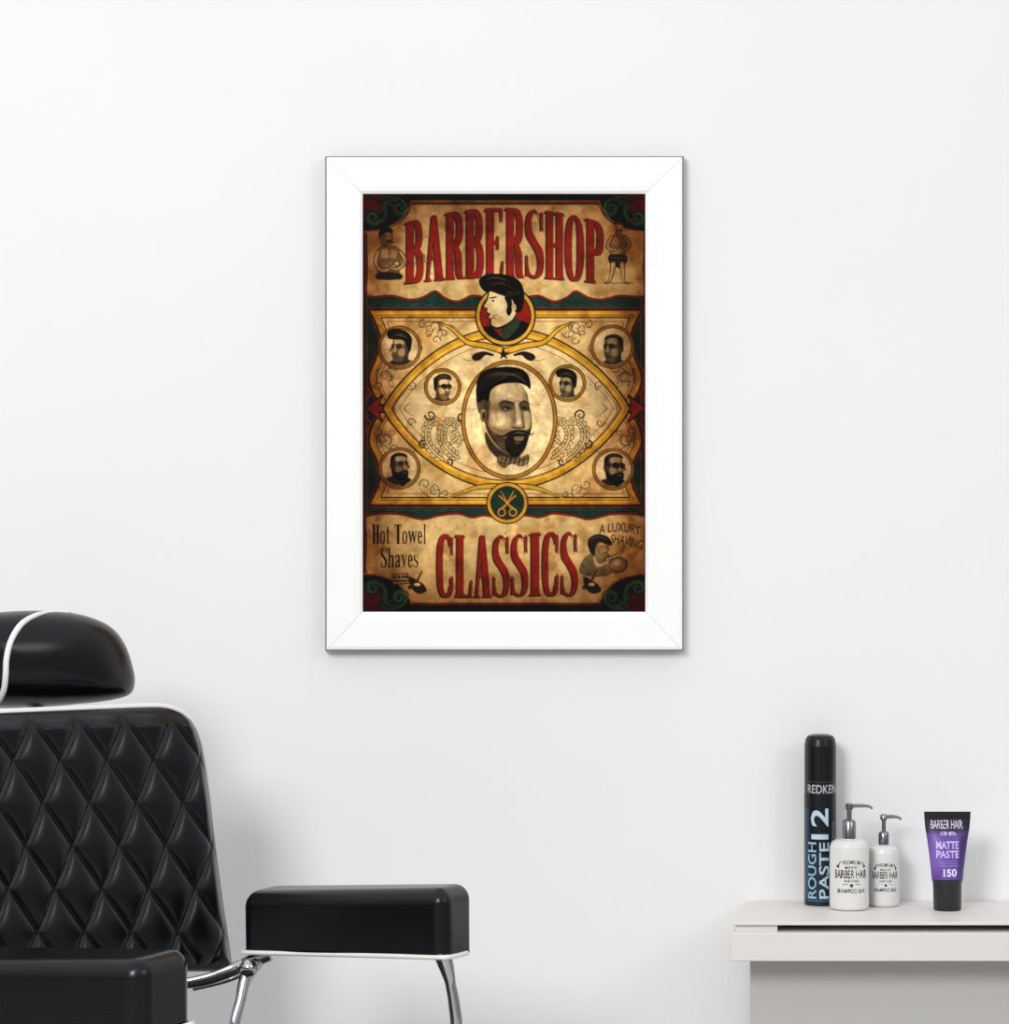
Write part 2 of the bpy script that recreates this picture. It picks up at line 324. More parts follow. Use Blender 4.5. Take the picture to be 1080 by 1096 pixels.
G={
'B':[rect(.1,0,.1+ST,1),rect(0,0,.5,sf),rect(0,1-sf,.5,1),bowl(.3,0,.93,.5,.29,.045),bowl(.3,.455,1,1,.30,.045)],
'A':[[(.36,0),(.6,0),(.18,1),(.08,1)],[(.36,0),(.62,0),(.98,1),(.62,1)],rect(.2,.62,.75,.67),rect(0,1-sf,.32,1),rect(.53,1-sf,1.04,1)],
'R':[rect(.1,0,.1+ST,1),rect(0,0,.5,sf),rect(0,1-sf,.52,1),bowl(.3,0,.95,.52,.30,.045),[(.42,.49),(.66,.47),(.88,.62),(.92,.93),(1.03,1),(.74,1),(.62,.93),(.58,.6)]],
'E':[rect(.1,0,.1+ST,1),rect(0,0,.92,.045),rect(0,.955,.95,1),rect(.3,.47,.72,.515),[(.8,0),(.92,0),(.92,.2),(.86,.2)],[(.82,1),(.95,1),(1,.76),(.92,.76)],[(.64,.4),(.72,.4),(.72,.6),(.64,.6)]],
'H':[rect(.08,0,.40,1),rect(.62,0,.94,1),rect(.3,.47,.7,.52),rect(0,0,.46,sf),rect(.56,0,1.02,sf),rect(0,1-sf,.46,1),rect(.56,1-sf,1.02,1)],
'P':[rect(.1,0,.1+ST,1),rect(0,0,.5,sf),rect(0,1-sf,.54,1),bowl(.3,0,.97,.55,.30,.045)],
'L':[rect(.1,0,.1+ST,1),rect(0,0,.54,sf),rect(0,.955,.95,1),[(.82,1),(.95,1),(1,.72),(.92,.72)]],
'I':[rect(.30,0,.70,1),rect(.2,0,.8,sf),rect(.2,1-sf,.8,1)],
'T':[rect(.33,0,.68,1),rect(0,0,1,.05),rect(.2,1-sf,.82,1),[(0,0),(.12,0),(.05,.2),(0,.2)],[(.88,0),(1,0),(1,.2),(.95,.2)]],
'h':[rect(.1,-.02,.38,1),rect(0,-.02,.3,.02),rect(0,1-sf,.48,1),rect(.56,1-sf,1,1),[(.38,.44),(.6,.34),(.86,.38),(.92,.5),(.92,1),(.64,1),(.64,.48),(.5,.42),(.38,.52)]],
'a':[[(.06,.5),(.1,.38),(.5,.33),(.82,.4),(.86,.5),(.86,1),(.58,1),(.58,.46),(.46,.38),(.3,.42),(.32,.52),(.14,.56)],([(.6,.6),(.2,.68),(.02,.84),(.1,.98),(.34,1.01),(.6,.9)],[(.58,.68),(.36,.74),(.3,.86),(.4,.93),(.58,.86)])],
'v':[[(.02,.34),(.34,.34),(.58,.86),(.48,1)],[(.8,.34),(.92,.34),(.56,1),(.44,1)],rect(-.02,.34,.44,.375),rect(.66,.34,1,.375)],
'l':[rect(.32,-.02,.68,1),rect(.15,-.02,.5,.02),rect(.15,1-sf,.85,1)],
't':[rect(.3,.12,.62,.94),rect(.05,.34,.95,.385),[(.3,.86),(.62,.86),(.7,.95),(.98,.9),(.98,.95),(.7,1.01),(.4,1)]],
}
def oval(rx,ry,cx=.5,cy=.5,e=.8):
    t=np.linspace(0,2*math.pi,40,endpoint=False); sg=lambda v:np.sign(v)*np.abs(v)**e
    return list(zip(cx+rx*sg(np.cos(t)),cy+ry*sg(np.sin(t))))
G['O']=[(oval(.5,.505),oval(.18,.455))]
G['o']=[(oval(.48,.335,.5,.67),oval(.2,.29,.5,.67))]
sgf=lambda v,e:np.sign(v)*np.abs(v)**e
te=np.linspace(.55,2*math.pi-.02,30)
G['e']=[list(zip(.5+.47*sgf(np.cos(te),.8),.67+.335*sgf(np.sin(te),.8)))+list(zip(.5+.17*sgf(np.cos(te[::-1]),.8),.67+.285*sgf(np.sin(te[::-1]),.8))),rect(.2,.61,.96,.67)]
G['w']=[[(0,.34),(.22,.34),(.36,.86),(.29,1)],[(.46,.34),(.54,.4),(.34,1),(.27,1)],[(.42,.34),(.62,.34),(.76,.86),(.68,1)],[(.9,.34),(.98,.34),(.73,1),(.66,1)],rect(-.03,.34,.28,.375),rect(.78,.34,1.03,.375)]
t=np.linspace(.62,2*math.pi-.62,34); sg=lambda v:np.sign(v)*np.abs(v)**.7
Cc=list(zip(.52+.5*sg(np.cos(t)),.5-.505*sg(np.sin(t)))); Ci=list(zip(.56+.24*sg(np.cos(t[::-1])),.5-.45*sg(np.sin(t[::-1]))))
G['C']=[Cc+Ci,[(.86,.04),(.94,.04),(.94,.34),(.86,.3)],[(.8,.7),(.95,.66),(.95,.8),(.84,.9)]]
up=catmull([(.93,.30),(.80,.10),(.52,0),(.16,.06),(.02,.22),(.10,.40),(.42,.54),(.66,.68),(.70,.84),(.58,.95),(.44,.965),(.2,.90),(.07,.68)],5,False)
lo=catmull([(.07,.96),(.2,.97),(.5,1.005),(.86,.94),(1,.77),(.92,.58),(.62,.44),(.36,.31),(.30,.16),(.42,.05),(.55,.035),(.80,.12),(.87,.30)],5,False)
G['S']=[list(map(tuple,up))+list(map(tuple,lo)),[(.84,.03),(.93,.03),(.93,.30),(.86,.30)],[(.04,.66),(.12,.68),(.12,.97),(.04,.97)]]
up2=np.array(G['S'][0])*[1,.66]+[0,.34]; G['s']=[list(map(tuple,up2)),[(.84,.36),(.93,.36),(.93,.54),(.86,.54)],[(.04,.78),(.12,.8),(.12,.98),(.04,.98)]]
NW={'I':.62,'l':.5,'t':.7,'w':1.45,'o':.85,'e':.8,'a':.9,'h':1.0,'v':.9,'s':.75,' ':.5,'H':1.15,'T':1.1}
def headline(s,x0,x1,top,bot,gap,ox=0,oy=0,col=RED,al=1,nw=None):
    nw=nw or {'I':.62}
    wt=[nw.get(ch,1) for ch in s]; u=(x1-x0-gap*(len(s)-1))/sum(wt); x=x0
    for ch,w in zip(s,wt):
        def mp(P):
            P=np.asarray(P,float); Q=[]
            for i in range(len(P)):
                a,b=P[i],P[(i+1)%len(P)]; n=3 if np.abs(a-b).max()>.3 else 1
                for j in range(n): Q.append(a+(b-a)*j/n)
            P=np.array(Q); X=x+P[:,0]*u*w if ch!='I' else x+(P[:,0]-.2)/.6*u*w; T=top(X);B=bot(X)
            return np.stack([X+ox,T+P[:,1]*(B-T)+oy],1)
        for g in G.get(ch,[]):
            if isinstance(g,tuple): c.fill(mp(g[0]),col,al,holes=[mp(g[1])])
            else: c.fill(mp(g),col,al)
        x+=u*w+gap
tp=lambda x:223+16*((x-540)/106.)**2
bt=lambda x:297+7*((x-540)/106.)**2
LAY=[(-1.8,1.,(58,22,12),.85),(.7,1.,(58,22,12),.7),(-.5,-.6,(58,22,12),.5),(0,0,(150,36,24),1)]
for ox,oy,cl,al in LAY: headline('BARBERSHOP',434,646,tp,bt,2.0,ox,oy,cl,al)
tp2=lambda x:571+2*np.sin((x-467)/30); bt2=lambda x:638+1*np.sin((x-467)/25)
for ox,oy,cl,al in LAY: headline('CLASSICS',468,618,tp2,bt2,2.2,ox,oy,cl,al)
INK=(30,22,16)
cst=lambda v:(lambda x:v+0*x)
headline('Hot Towel',399,456.5,cst(561),cst(581.5),.9,0,0,INK,1,NW)
headline('Shaves',408,448,cst(586),cst(607),.9,0,0,INK,1,NW)
def rot(cx,cy,a):
    ca,sa=math.cos(a),math.sin(a); return lambda P:np.stack([cx+(P[:,0]-cx)*ca-(P[:,1]-cy)*sa,cy+(P[:,0]-cx)*sa+(P[:,1]-cy)*ca+.006*(P[:,0]-cx)**2],1)
c.text('A LUXURY',641,559,685,569,(84,58,34),1,bold=.012,fn=rot(663,564,.02)); c.text('SHAVING',653,573,688,583,(84,58,34),1,bold=.012,fn=rot(670,577,.2))
# mascot
c.ell(541,338,32.5,32.5,DK); c.ell(541,338,31,31,(220,170,60)); c.ell(541,338,27.5,27.5,DK); c.ell(541,338,26.5,26.5,(150,36,22))
circ=[(541+26.5*math.cos(a),338+26.5*math.sin(a)) for a in np.linspace(0,6.283,40,endpoint=False)]
c.fill([(514,352),(526,350),(540,362),(552,344),(566,346),(570,352),(560,366),(541,367),(522,364)],(20,20,20),smooth=4,clip=circ)
c.fill([(536,352),(552,340),(556,348),(541,364)],(50,60,48),smooth=4)
c.fill([(524,310),(521,320),(516,329),(521,331),(520,335),(523,337),(521,340),(524,342),(524,349),(531,352),(540,350),(550,342),(554,330),(552,312),(538,306)],DK,smooth=4)
c.fill([(525,311),(522.5,320),(518,328),(522,330),(521.5,334),(525,336),(523,340),(526,342),(526,347),(531,350),(539,348),(549,341),(553,330),(551,313),(538,308)],(236,216,168),smooth=4)
c.fill([(514,306),(513,299),(520,294),(534,293),(548,296),(557,302),(561,314),(560,328),(556,334),(551,333),(549,322),(543,318),(534,315),(526,312),(519,312)],(18,14,14),smooth=5)
c.fill([(540,318),(547,319),(548,332),(545,338),(542,334),(543,326)],(18,14,14),smooth=4)
c.stroke([(520,299),(532,297),(546,302)],[.5,1.6,.4],(120,96,70),.6,smooth=4); c.stroke([(524,305),(536,303),(550,309)],[.4,1.2,.4],(120,96,70),.5,smooth=4)
for i in range(5): c.stroke([(543+i*3,318-i*.6),(544+i*3,312)],.5,(200,170,120),.5)
c.ell(550,329,2.6,4,(226,196,140)); c.stroke([(525,319),(531,318)],1.3,DK); c.ell(528,322,1.3,1,DK); c.stroke([(523,341),(530,340)],1.1,(150,40,30)); c.stroke([(527,338),(533,337)],.8,DK,.6)
# portraits (sepia halftone photographs)
PORT=[]
def gface(cx,cy,s,tone=1.,hair='slick',beard=0,glasses=False,dirn=1,r=20,shirt=(50,42,34),profile=False):
    clip=[(cx0+(r-.6)*math.cos(a),cy0+(r-.6)*math.sin(a)) for a in np.linspace(0,6.283,36,endpoint=False)]
    F=lambda pts:[(cx+dirn*x*s,cy+y*s) for x,y in pts]
    f=np.array((186,158,114))*tone; sh=tuple(f*.38); md=tuple(f*.68); hl_=tuple(np.minimum(255,f*1.25)); hr=(24,19,15)
    E=lambda x,y,a,b,col,al,bl,an=0: c.ell(cx+dirn*x*s,cy+y*s,a*s,b*s,col,al,bl,clip=clip,ang=an*dirn)
    c.fill(F([(-20,26),(-16,14),(-6,9.5),(6,10),(14,15),(19,26)]),shirt,smooth=4,clip=clip,blur=.4)
    c.fill(F([(-3,12),(0,20),(5,12)]),(200,178,136),.6,.3,clip=clip)
    c.fill(F([(-6,2),(5,4),(6,12),(0,15),(-7,11)]),sh,smooth=4,clip=clip,blur=.4)
    if profile:
        fc=[(-6,-10),(2,-12),(7,-9),(8,-4),(11,1),(8.4,2.4),(9,5),(7.6,7),(7,10.5),(2,12.5),(-3,10),(-8,4),(-9,-3)]
    else: fc=[(-7.6,-9),(-1,-12.5),(6.4,-10.5),(8.6,-4),(9,0),(8.4,5),(5.6,10.6),(1.6,12.6),(-3.4,10.4),(-7.2,4.6),(-8.6,-2)]
    c.fill(F(fc),md,smooth=5,blur=.3); cl=catmull(F(fc),5)
    g_=lambda pts,col,al,bl: c.fill(F(pts),col,al,bl,smooth=4,clip=cl)
    g_([(-3,-11),(5,-10),(5,-5),(-3,-5)],hl_,.9,1.2*s); g_([(-4,0),(1,-.5),(2,5),(-3,6)],hl_,.7,1.3*s); g_([(4.4,-3),(6,-3),(6.6,2.6),(4.2,3)],hl_,.9,.4); g_([(6.8,0),(8.4,0),(8,5)],hl_,.5,.5)
    g_([(-9,-8),(-4.6,-7),(-5,4),(-1,11),(-7,8),(-10,0)],sh,.85,1.2*s)
    g_([(-1.2,-4.6),(3.6,-4.4),(3.6,-1.2),(-1,-1.2)],sh,.8,.7*s); g_([(6.2,-4.4),(9,-4.2),(8.6,-1.4),(6.2,-1.4)],sh,.8,.6*s)
    c.stroke(F([(-1.4,-4.2),(1,-5.2),(3.8,-4.6)]),[.5,1.2*s,.8*s],hr,.95,blur=.15); c.stroke(F([(6,-4.8),(9,-4.2)]),[1*s,.6],hr,.95,blur=.15)
    c.stroke(F([(.6,-2.6),(3.2,-2.6)]),.9*s,(16,12,10),.9); c.stroke(F([(6.4,-2.7),(8.3,-2.6)]),.8*s,(16,12,10),.9)
    c.stroke(F([(4,3.2),(6.4,3.4)]),.9*s,sh,.9,blur=.2); c.stroke(F([(2.4,6.4),(5,6.1),(7.2,6.4)]),.8*s,(40,24,18),.9); g_([(3,8),(6.6,8),(5,9.2)],sh,.5,.5)
    E(-8.2,-.6,1.7,3,md,1,.15); E(-8.2,-.4,.8,1.8,sh,.9,.2)
    if hair=='slick': H=[(-9,1),(-10.2,-6),(-9.6,-12),(-4,-16),(3,-17),(9,-14.2),(9.2,-9),(6,-10.8),(0,-10.8),(-5,-8.5),(-6.6,-4),(-7,1)]
    elif hair=='pomp': H=[(-9,2),(-10.8,-6),(-10,-13),(-4,-18),(6,-20),(12.4,-17),(11.6,-11),(6,-9.6),(-1,-9.4),(-5.4,-6),(-6.6,-1)]
    else: H=[(-8.6,0),(-9.4,-7),(-7.3,-11.6),(-1,-14.2),(6,-12.8),(8.6,-8.6),(6,-10),(0,-10.8),(-5,-9),(-7,-4)]
    c.fill(F(H),hr,.97,smooth=5,blur=.35)
    if hair!='short':
        for i in range(5): c.stroke(F([(-8+i,-9-i*.6),(-3+i*1.6,-14.5+i*.2),(4+i*1.3,-15.5+i*.9)]),[.2,.7*s,.2],(140,118,86),.5,smooth=4)
    else: c.stroke(F([(-5,-11),(0,-13),(5,-12)]),1.2*s,(110,90,66),.5,blur=.5)
    if beard:
        c.fill(F([(-8,0),(-6,4),(-2,6),(1,4.6),(5,4.2),(8.6,4.6),(9,8),(7,13+beard),(2,16+beard),(-3,13),(-7.4,7)]),(26,20,16),.95,smooth=5,blur=.5); c.stroke(F([(3,6.6),(6.8,6.4)]),.8*s,(130,96,70))
    if glasses:
        for x in (1.9,7.2): c.ell(cx+dirn*x*s,cy-2.4*s,2.3*s,1.7*s,(40,30,24),.35); c.ring(cx+dirn*x*s,cy-2.4*s,2.6*s,2*s,1*s,(14,11,9))
        c.stroke(F([(-8,-3),(-.6,-3)]),.9*s,(14,11,9))
def medal(cx,cy,r):
    c.ell(cx,cy,r+1.6,r+1.6,(60,38,18)); c.ell(cx,cy,r+.9,r+.9,(160,114,44)); c.ell(cx,cy,r-1.6,r-1.6,(60,38,18)); c.ell(cx,cy,r-2.2,r-2.2,(228,204,156)); c.ell(cx-2,cy-3,r*.6,r*.6,(238,218,172),.7,3)
    PORT.append((cx,cy,r-2.5))
for (cx0,cy0,r,off,kw) in [(428,372,22,(1,2),dict(s=1.12,hair='pomp',dirn=-1,tone=.9,profile=True)),(655,371,22,(1,3),dict(s=1.15,hair='short',dirn=-1,tone=.78,profile=False)),
    (474,414,18.5,(0,2),dict(s=.95,hair='slick',glasses=True,tone=1.08)),(607,410,18.5,(0,3),dict(s=.95,hair='pomp',dirn=-1,tone=.85,shirt=(26,24,22))),
    (428,501,21,(0,-2),dict(s=1.05,hair='short',beard=4,tone=.85,profile=True)),(656,502,21,(1,-1),dict(s=1.15,hair='short',beard=1,glasses=True,tone=.8,profile=True))]:
    medal(cx0,cy0,r); kw=dict(kw); s_=kw.pop('s'); gface(cx0+off[0],cy0+off[1],s_,r=r-2.2,**kw)
# centre oval
c.ell(545,449,51.5,64,(70,44,20)); c.ell(545,449,50.5,63,(172,124,48)); c.ell(545,449,47.6,60,(70,44,20)); c.ell(545,449,46.8,59.2,(230,206,156)); c.ell(540,440,34,44,(240,222,178),.6,6)
PORT.append((545,449,46))
fc=[(521,416),(532,409),(545,407),(557,411),(564,421),(566,432),(568.5,444),(569,456),(566,468),(560,479),(552,486),(543,485),(533,478),(524,466),(519,452),(518,434)]
c.fill([(520,462),(530,476),(545,486),(556,484),(554,492),(540,494),(526,484),(520,472)],(44,34,26),.9,1,smooth=4)
c.fill(fc,(158,130,92),smooth=6,blur=.2); fcs=catmull(fc,6)
k=lambda pts,col,al,bl: c.fill(pts,col,al,bl,smooth=5,clip=fcs)
HL=(226,200,154);HM=(198,168,122);SH=(60,46,34);SM=(98,76,54)
k([(525,413),(545,408),(558,413),(558,427),(540,429),(525,431)],HM,.95,2.2); k([(532,413),(547,410),(553,418),(548,425),(534,425)],HL,.85,2.4)
k([(524,440),(537,441),(547,449),(543,459),(532,458),(523,450)],HM,.95,2.2); k([(528,442),(537,443),(543,450),(537,455),(529,452)],HL,.8,2)
k([(562,413),(569,420),(573,470),(560,488),(564,468),(565,452),(563.5,444),(565.5,432)],SH,.6,2)
k([(561.5,441),(567,442),(567.5,456),(562,458)],HM,.85,1.2)
k([(519,428),(525,430),(524,442),(523,456),(531,472),(519,462)],SM,.8,1.8)
k([(535,431.5),(549,430.5),(550,437),(545,440),(537,439.4)],SH,.6,1.3); k([(556,431.5),(566.5,431.5),(566.5,438.4),(558,439.6)],SH,.7,1.2)
k([(551.6,432),(554,432),(557.4,448),(556.6,454),(553.6,454),(552.8,444)],HL,.7,1.0); k([(549.4,437),(551,441),(551,451),(548.4,454),(549.4,446)],SM,.55,1.1); k([(558.4,438),(561,449),(561.4,455),(559.4,455),(558.4,447)],SM,.75,.8)
k([(548.4,455.6),(553,457.2),(558.6,457),(561.6,455),(561,457.8),(555,458.8),(549.4,458)],SH,.85,.6); k([(553.4,450.6),(557,450.6),(557,454),(553.4,454)],HL,.6,.9)
k([(529,428),(533,440),(531,456)],(130,104,74),.35,1.5)
c.fill([(510,428),(513,418),(522,416),(523,432),(523,446),(520,452),(517,446),(512,440)],(70,56,42),.9,.9,smooth=4)
c.ell(517.5,445,3.4,7,(140,112,78),1,.2); c.ell(518,445,1.6,4.4,SH,.85,.5); c.stroke([(515.5,440),(517,438.6),(519.6,440)],.8,HM,.9,smooth=3)
c.fill([(511,430),(510,413),(514,400),(526,394),(545,392.6),(559,395.5),(566.4,404),(567.5,416),(563,412.5),(554,409.5),(541,410),(531,413),(525,419),(523,429),(519,427)],(20,15,12),smooth=6,blur=.3)
for i in range(18): 
    c.stroke([(513+i*1.7,420-i*1.0),(518+i*2.2,405-i*.35),(533+i*1.6,398+i*.35),(552+i*.8,399+i*.8)],[.2,.7,.2],(186,160,120) if i%3==0 else (104,84,62),.40,smooth=5)
c.stroke([(533.5,432.4),(540,429.2),(549.4,431.6)],[.6,1.9,1.4],(22,16,12),.9,smooth=4,blur=.3); c.stroke([(556.4,431.6),(561.5,429.4),(566.6,432)],[1.4,1.7,.7],(22,16,12),.9,smooth=4,blur=.3)
c.stroke([(538.4,436.8),(542.4,435.4),(547,437.2)],.95,(16,12,9),smooth=4); c.stroke([(557.8,437),(561,435.6),(564.8,437)],.95,(16,12,9),smooth=4)
c.ell(543.4,437,1.4,1.2,(14,10,8)); c.ell(561.4,437.2,1.2,1.1,(14,10,8)); c.ell(541,437.2,.9,.6,(190,166,126),.8); c.stroke([(538.4,439.6),(542,440.6),(547,439.4)],.5,SM,.7,smooth=3)
k([(520,454),(524,458),(530,464),(539,468),(544,471),(546,486),(534,480),(524,468)],(66,51,38),.8,1.9)
k([(562,463),(569,460),(567,472),(560,480)],(48,36,27),.8,1.3)
c.fill([(542,468),(547,464),(556,463),(563,464.5),(565,470),(562,480),(556,487),(548.6,488),(543,483),(540.4,476)],(26,20,15),.92,1.0,smooth=5)
k([(550,467.8),(557,467.2),(561.6,468),(559,471),(551.6,471)],(150,118,86),1,.5); c.stroke([(548.4,469),(555,469.3),(562.4,468.9)],.7,(24,17,12)); k([(551,472.6),(557.6,472.6),(556.6,474.4),(552,474.4)],(110,86,62),.6,.7)
c.stroke([(532,464.8),(535,466.4),(540,466.4),(547,462.6),(554,461),(561,461.6),(566,464.2),(570,464.2),(571.6,461.4)],[.5,1,2,3,2.2,2.8,1.6,.8,.4],(18,13,10),.96,smooth=4,blur=.2)
for i in range(90):
    x=rng.uniform(522,566);y=rng.uniform(458,487)
    if (x-545)**2/23**2+(y-462)**2/25**2<1: c.stroke([(x,y),(x+rng.uniform(-1,1),y+2.2)],.4,(140,116,86) if i%2 else (14,10,8),.34)
c.fill([(532,489),(540,487.5),(547,492),(556,490),(566,486),(565,496),(557,499),(548,496),(540,501),(534,497)],(104,84,60),.85,.3,smooth=4)
for i in range(14): c.stroke([(532+i*2.5,498+rng.uniform(-2,2)),(536+i*2.3,489+rng.uniform(-1,2))],.6,(36,26,20) if i%2 else (200,178,136),.75)
c.stroke([(532,494),(545,496),(565,490)],.8,(30,22,16),.8,smooth=4)
for f in (lambda p:p, lambda p:[(2*539-x,y) for x,y in p]):
    c.fill(f([(505,382),(509,378),(518,376),(528,379),(527,381),(520,380),(514,385),(508,386)]),(36,24,16),smooth=5)
    c.stroke(f([(496,384),(502,386),(508,384)]),.7,(90,60,30),.8,smooth=4)
star=[(539+(6.4 if i%2==0 else 2.6)*math.sin(i*math.pi/5),379-(6.4 if i%2==0 else 2.6)*math.cos(i*math.pi/5)) for i in range(10)]
c.fill(star,(36,24,18))
c.ell(543,538,22.5,22.5,DK); c.ell(543,538,21.4,21.4,(204,152,56)); c.ell(543,538,18,18,DK); c.ell(543,538,17.3,17.3,(26,56,40))
for sx in (1,-1):
    c.stroke([(543+sx*7,525),(543,538),(543-sx*4,544)],[.7,2,1.2],(210,120,44)); c.ring(543-sx*6,548,3.8,3.8,1.4,(210,120,44))
c.stroke([(534,530),(552,546)],1.3,(216,140,60)); c.stroke([(552,530),(534,546)],1.3,(216,140,60)); c.ell(543,538,1.6,1.6,(230,170,80))
def fig(pts,tone,sm=4,al=1,bl=.2): c.fill(pts,tone,al,bl,smooth=sm)
# boxer (left)
fig([(403,271),(407,264),(416,262),(427,265),(431,275),(428,288),(427,297),(406,297),(404,285)],(128,98,66))
c.fill([(408,267),(416,266),(416,276),(409,277)],(206,176,128),.8,1.2); c.fill([(419,267),(426,269),(424,277),(418,276)],(196,166,118),.7,1.2); c.fill([(410,281),(420,280),(420,290),(411,290)],(180,148,102),.6,1.4)
fig([(408,246),(414,244),(419.5,247),(421.5,254),(419,262),(413,265),(408,261),(406.6,253)],(150,120,82)); c.ell(416,254,3,5,(214,184,136),.8,.8); fig([(406,254),(407,246),(414,242.6),(420.5,246),(420,250),(414,248.6),(409.6,252)],(24,18,14))
c.stroke([(413.6,259),(417,257.8),(421,259.6)],1.6,(24,18,14),smooth=3); c.stroke([(413,252.4),(416,252)],.8,DK); c.stroke([(418,252),(420.5,252.4)],.8,DK); c.fill([(408,262),(414,265),(416,262)],(60,44,30),.8,.4)
for P,w_,t_ in (([(405,270),(402.5,282),(411,290),(424,284)],5.2,(196,164,116)),([(429,270),(434,280),(425,288.5),(415,284.5)],4.8,(176,144,100))):
    c.stroke(P,[w_,w_,w_-.8,w_-1.6],(54,40,28),smooth=4); c.stroke(P,[w_-1.6,w_-1.6,w_-2.2,w_-2.8],t_,smooth=4,blur=.15); c.stroke([(x-.6,y-.6) for x,y in P],[1,1,.8,.6],(230,204,158),.6,smooth=4)
c.ell(425,282,3.2,2.7,(54,40,28)); c.ell(425,282,2.4,2,(214,184,136)); c.ell(414,284.5,2.6,2.2,(54,40,28)); c.ell(414,284.4,1.9,1.6,(200,170,124)); fig([(405,292),(428,292),(430,299),(404,299)],(40,30,22),2)
# strongman (right)
fig([(654,253),(661,249),(669,253),(671,262),(668,276),(654,276),(651,262)],(140,110,76)); c.ell(658,258,4,4,(210,180,132),.8,1); c.ell(660,270,4,4,(206,176,128),.7,1.2)
fig([(658,239),(662,237),(666,240),(666,247),(662,251),(658,248)],(150,120,82)); c.ell(663,244,2,3.4,(214,184,136),.8,.6); c.stroke([(659.6,247),(662,246),(665.4,247.4)],1.2,DK,smooth=3); fig([(657,241),(659,237),(665,237),(667,241),(662,239)],(40,30,22),3)
for P in ([(654,254),(650,264),(658,268),(668,264)],[(669,254),(673.4,263),(664,269),(656,266)]):
    c.stroke(P,[4.4,4.4,3.6,2.8],(60,44,30),smooth=4); c.stroke(P,[2.6,2.6,2.2,1.6],(200,168,122),smooth=4,blur=.15)
fig([(652,273),(669,273),(670.5,281),(665,283),(662,287),(657,284),(651.6,281)],(34,26,20),3)
for i in range(9): c.ell(654+ (i%5)*3.6,276+(i//5)*4,.7,.7,(170,140,96),.7)
for P in ([(656,283),(654.6,292),(652,301),(648,302.6)],[(665.6,283),(666.6,292),(667,301),(671.4,303)]):
    c.stroke(P,[6.6,5.2,3,2.6],(60,44,30),smooth=3); c.stroke(P,[4.8,3.6,1.6,1.4],(190,158,112),smooth=3,blur=.2); c.stroke([(x-.8,y) for x,y in P],[1.4,1.2,.6,.4],(232,206,160),.7,smooth=3)
for i in range(8): c.stroke([(644+i*4,303+(i%2)),(649+i*4,302.4)],.6,DK,.6)
for i in range(14): c.stroke([(448+rng.uniform(-7,8),276+rng.uniform(-5,8)),(450+rng.uniform(-7,8),279+rng.uniform(-5,8))],.7,(70,50,30),.6)
# lady & barber engraving
fig([(620,612),(624,598),(634,591),(646,589),(655,597),(661,607),(650,615),(634,617)],(96,80,58),5,.8,.5)
fig([(634,579),(642,574),(650,578),(652,588),(646,597),(638,597),(633,589)],(160,134,94),5); c.ell(645,586,3.6,6,(214,188,142),.8,1); fig([(631,590),(629,578),(638,571.5),(650,574),(655,583),(649,582),(641,580),(637,586),(636,594)],(40,31,24),5)
c.stroke([(642,584.6),(645,584.2)],.8,DK); c.stroke([(648,584.4),(650.4,584.8)],.8,DK); c.stroke([(645,591),(649,591)],.8,(80,40,30)); c.stroke([(632,577),(640,574),(649,577)],.6,(150,126,92),.7,smooth=3)
c.stroke([(650,598),(662,593),(668,584)],[5.4,4.4,2.4],(60,46,32),smooth=4); c.stroke([(650,598),(662,593),(668,584)],[3.8,3,1.2],(190,160,116),smooth=4); fig([(651,599),(664,595),(672,601),(668,611),(656,613),(650,607)],(138,106,74),5); c.ring(661,604,9,7.6,.9,(50,36,26)); c.ell(660,602,4,3,(206,172,126),.7,1)
c.stroke([(636,597),(640,605),(650,601)],[3.4,3.2,2.2],(196,168,124),smooth=4)
for i in range(26): 
    x=rng.uniform(621,652);y=rng.uniform(600,614); c.stroke([(x,y),(x+2.4,y+3)],.6,(40,30,22) if i%2 else (206,180,134),.6)
for cx in (448,634):
    fig([(cx-10,617),(cx-2,620),(cx+6,626),(cx+9,632),(cx,635),(cx-7,629)],(46,34,24),4); c.stroke([(cx+4,611),(cx-2,622),(cx-9,628)],[1.6,2.6,4.4],(80,60,40),smooth=4); c.ring(cx-1,627,7,4,1,(30,22,16)); c.ell(cx-1,625,3.4,1.8,(240,222,178))
c.fill([(420,614),(437,613),(438,624),(421,625)],(206,176,126)); c.stroke([(420,614),(437,613),(438,624),(421,625)],.8,(50,36,24),closed=True)
for x in (423,427.5,432,435.5): c.ell(x,617,1.7,1.5,(50,36,24),.9)
c.stroke([(422,621.6),(436,621)],2,(60,44,30),.8)
# grunge, print grain and ageing
A=c.a; h,w=A.shape[:2]
Y,X_=np.mgrid[0:h,0:w]; Y=Y/4.+207; X_=X_/4.+388
gr=rng.normal(0,1,(h,w)); gr=boxblur(gr,1)*1.6; pg=fbm(h,w,10,3)-.5
for cx,cy,r in PORT:
    m=((X_-cx)**2/r**2+(Y-cy)**2/((r if r<40 else 59)**2)<1).astype(float)[...,None]
    gray=A.mean(-1,keepdims=True); sep=gray*np.array([1.12,1.0,.80]); B=A*.4+sep*.6; B=np.clip((B-.42)*1.10+.42,0,1)
    A=A*(1-m)+np.clip(B*(1+.20*pg[...,None])+.04*gr[...,None],0,1)*m
n1=fbm(h,w,150,6); n2=fbm(h,w,30,5); n4=fbm(h,w,70,6); n3=rng.random((h,w))
yy=np.linspace(-1,1,h)[:,None]; xx=np.linspace(-1,1,w)[None]
ex=np.clip((np.abs(xx)-.48)/.52,0,1); ey=np.clip((np.abs(yy)-.62)/.38,0,1)
burn=np.clip(ex**1.4*.95+ey**1.4*.85,0,1)*(.55+1.1*n4); burn=np.clip(burn,0,1)
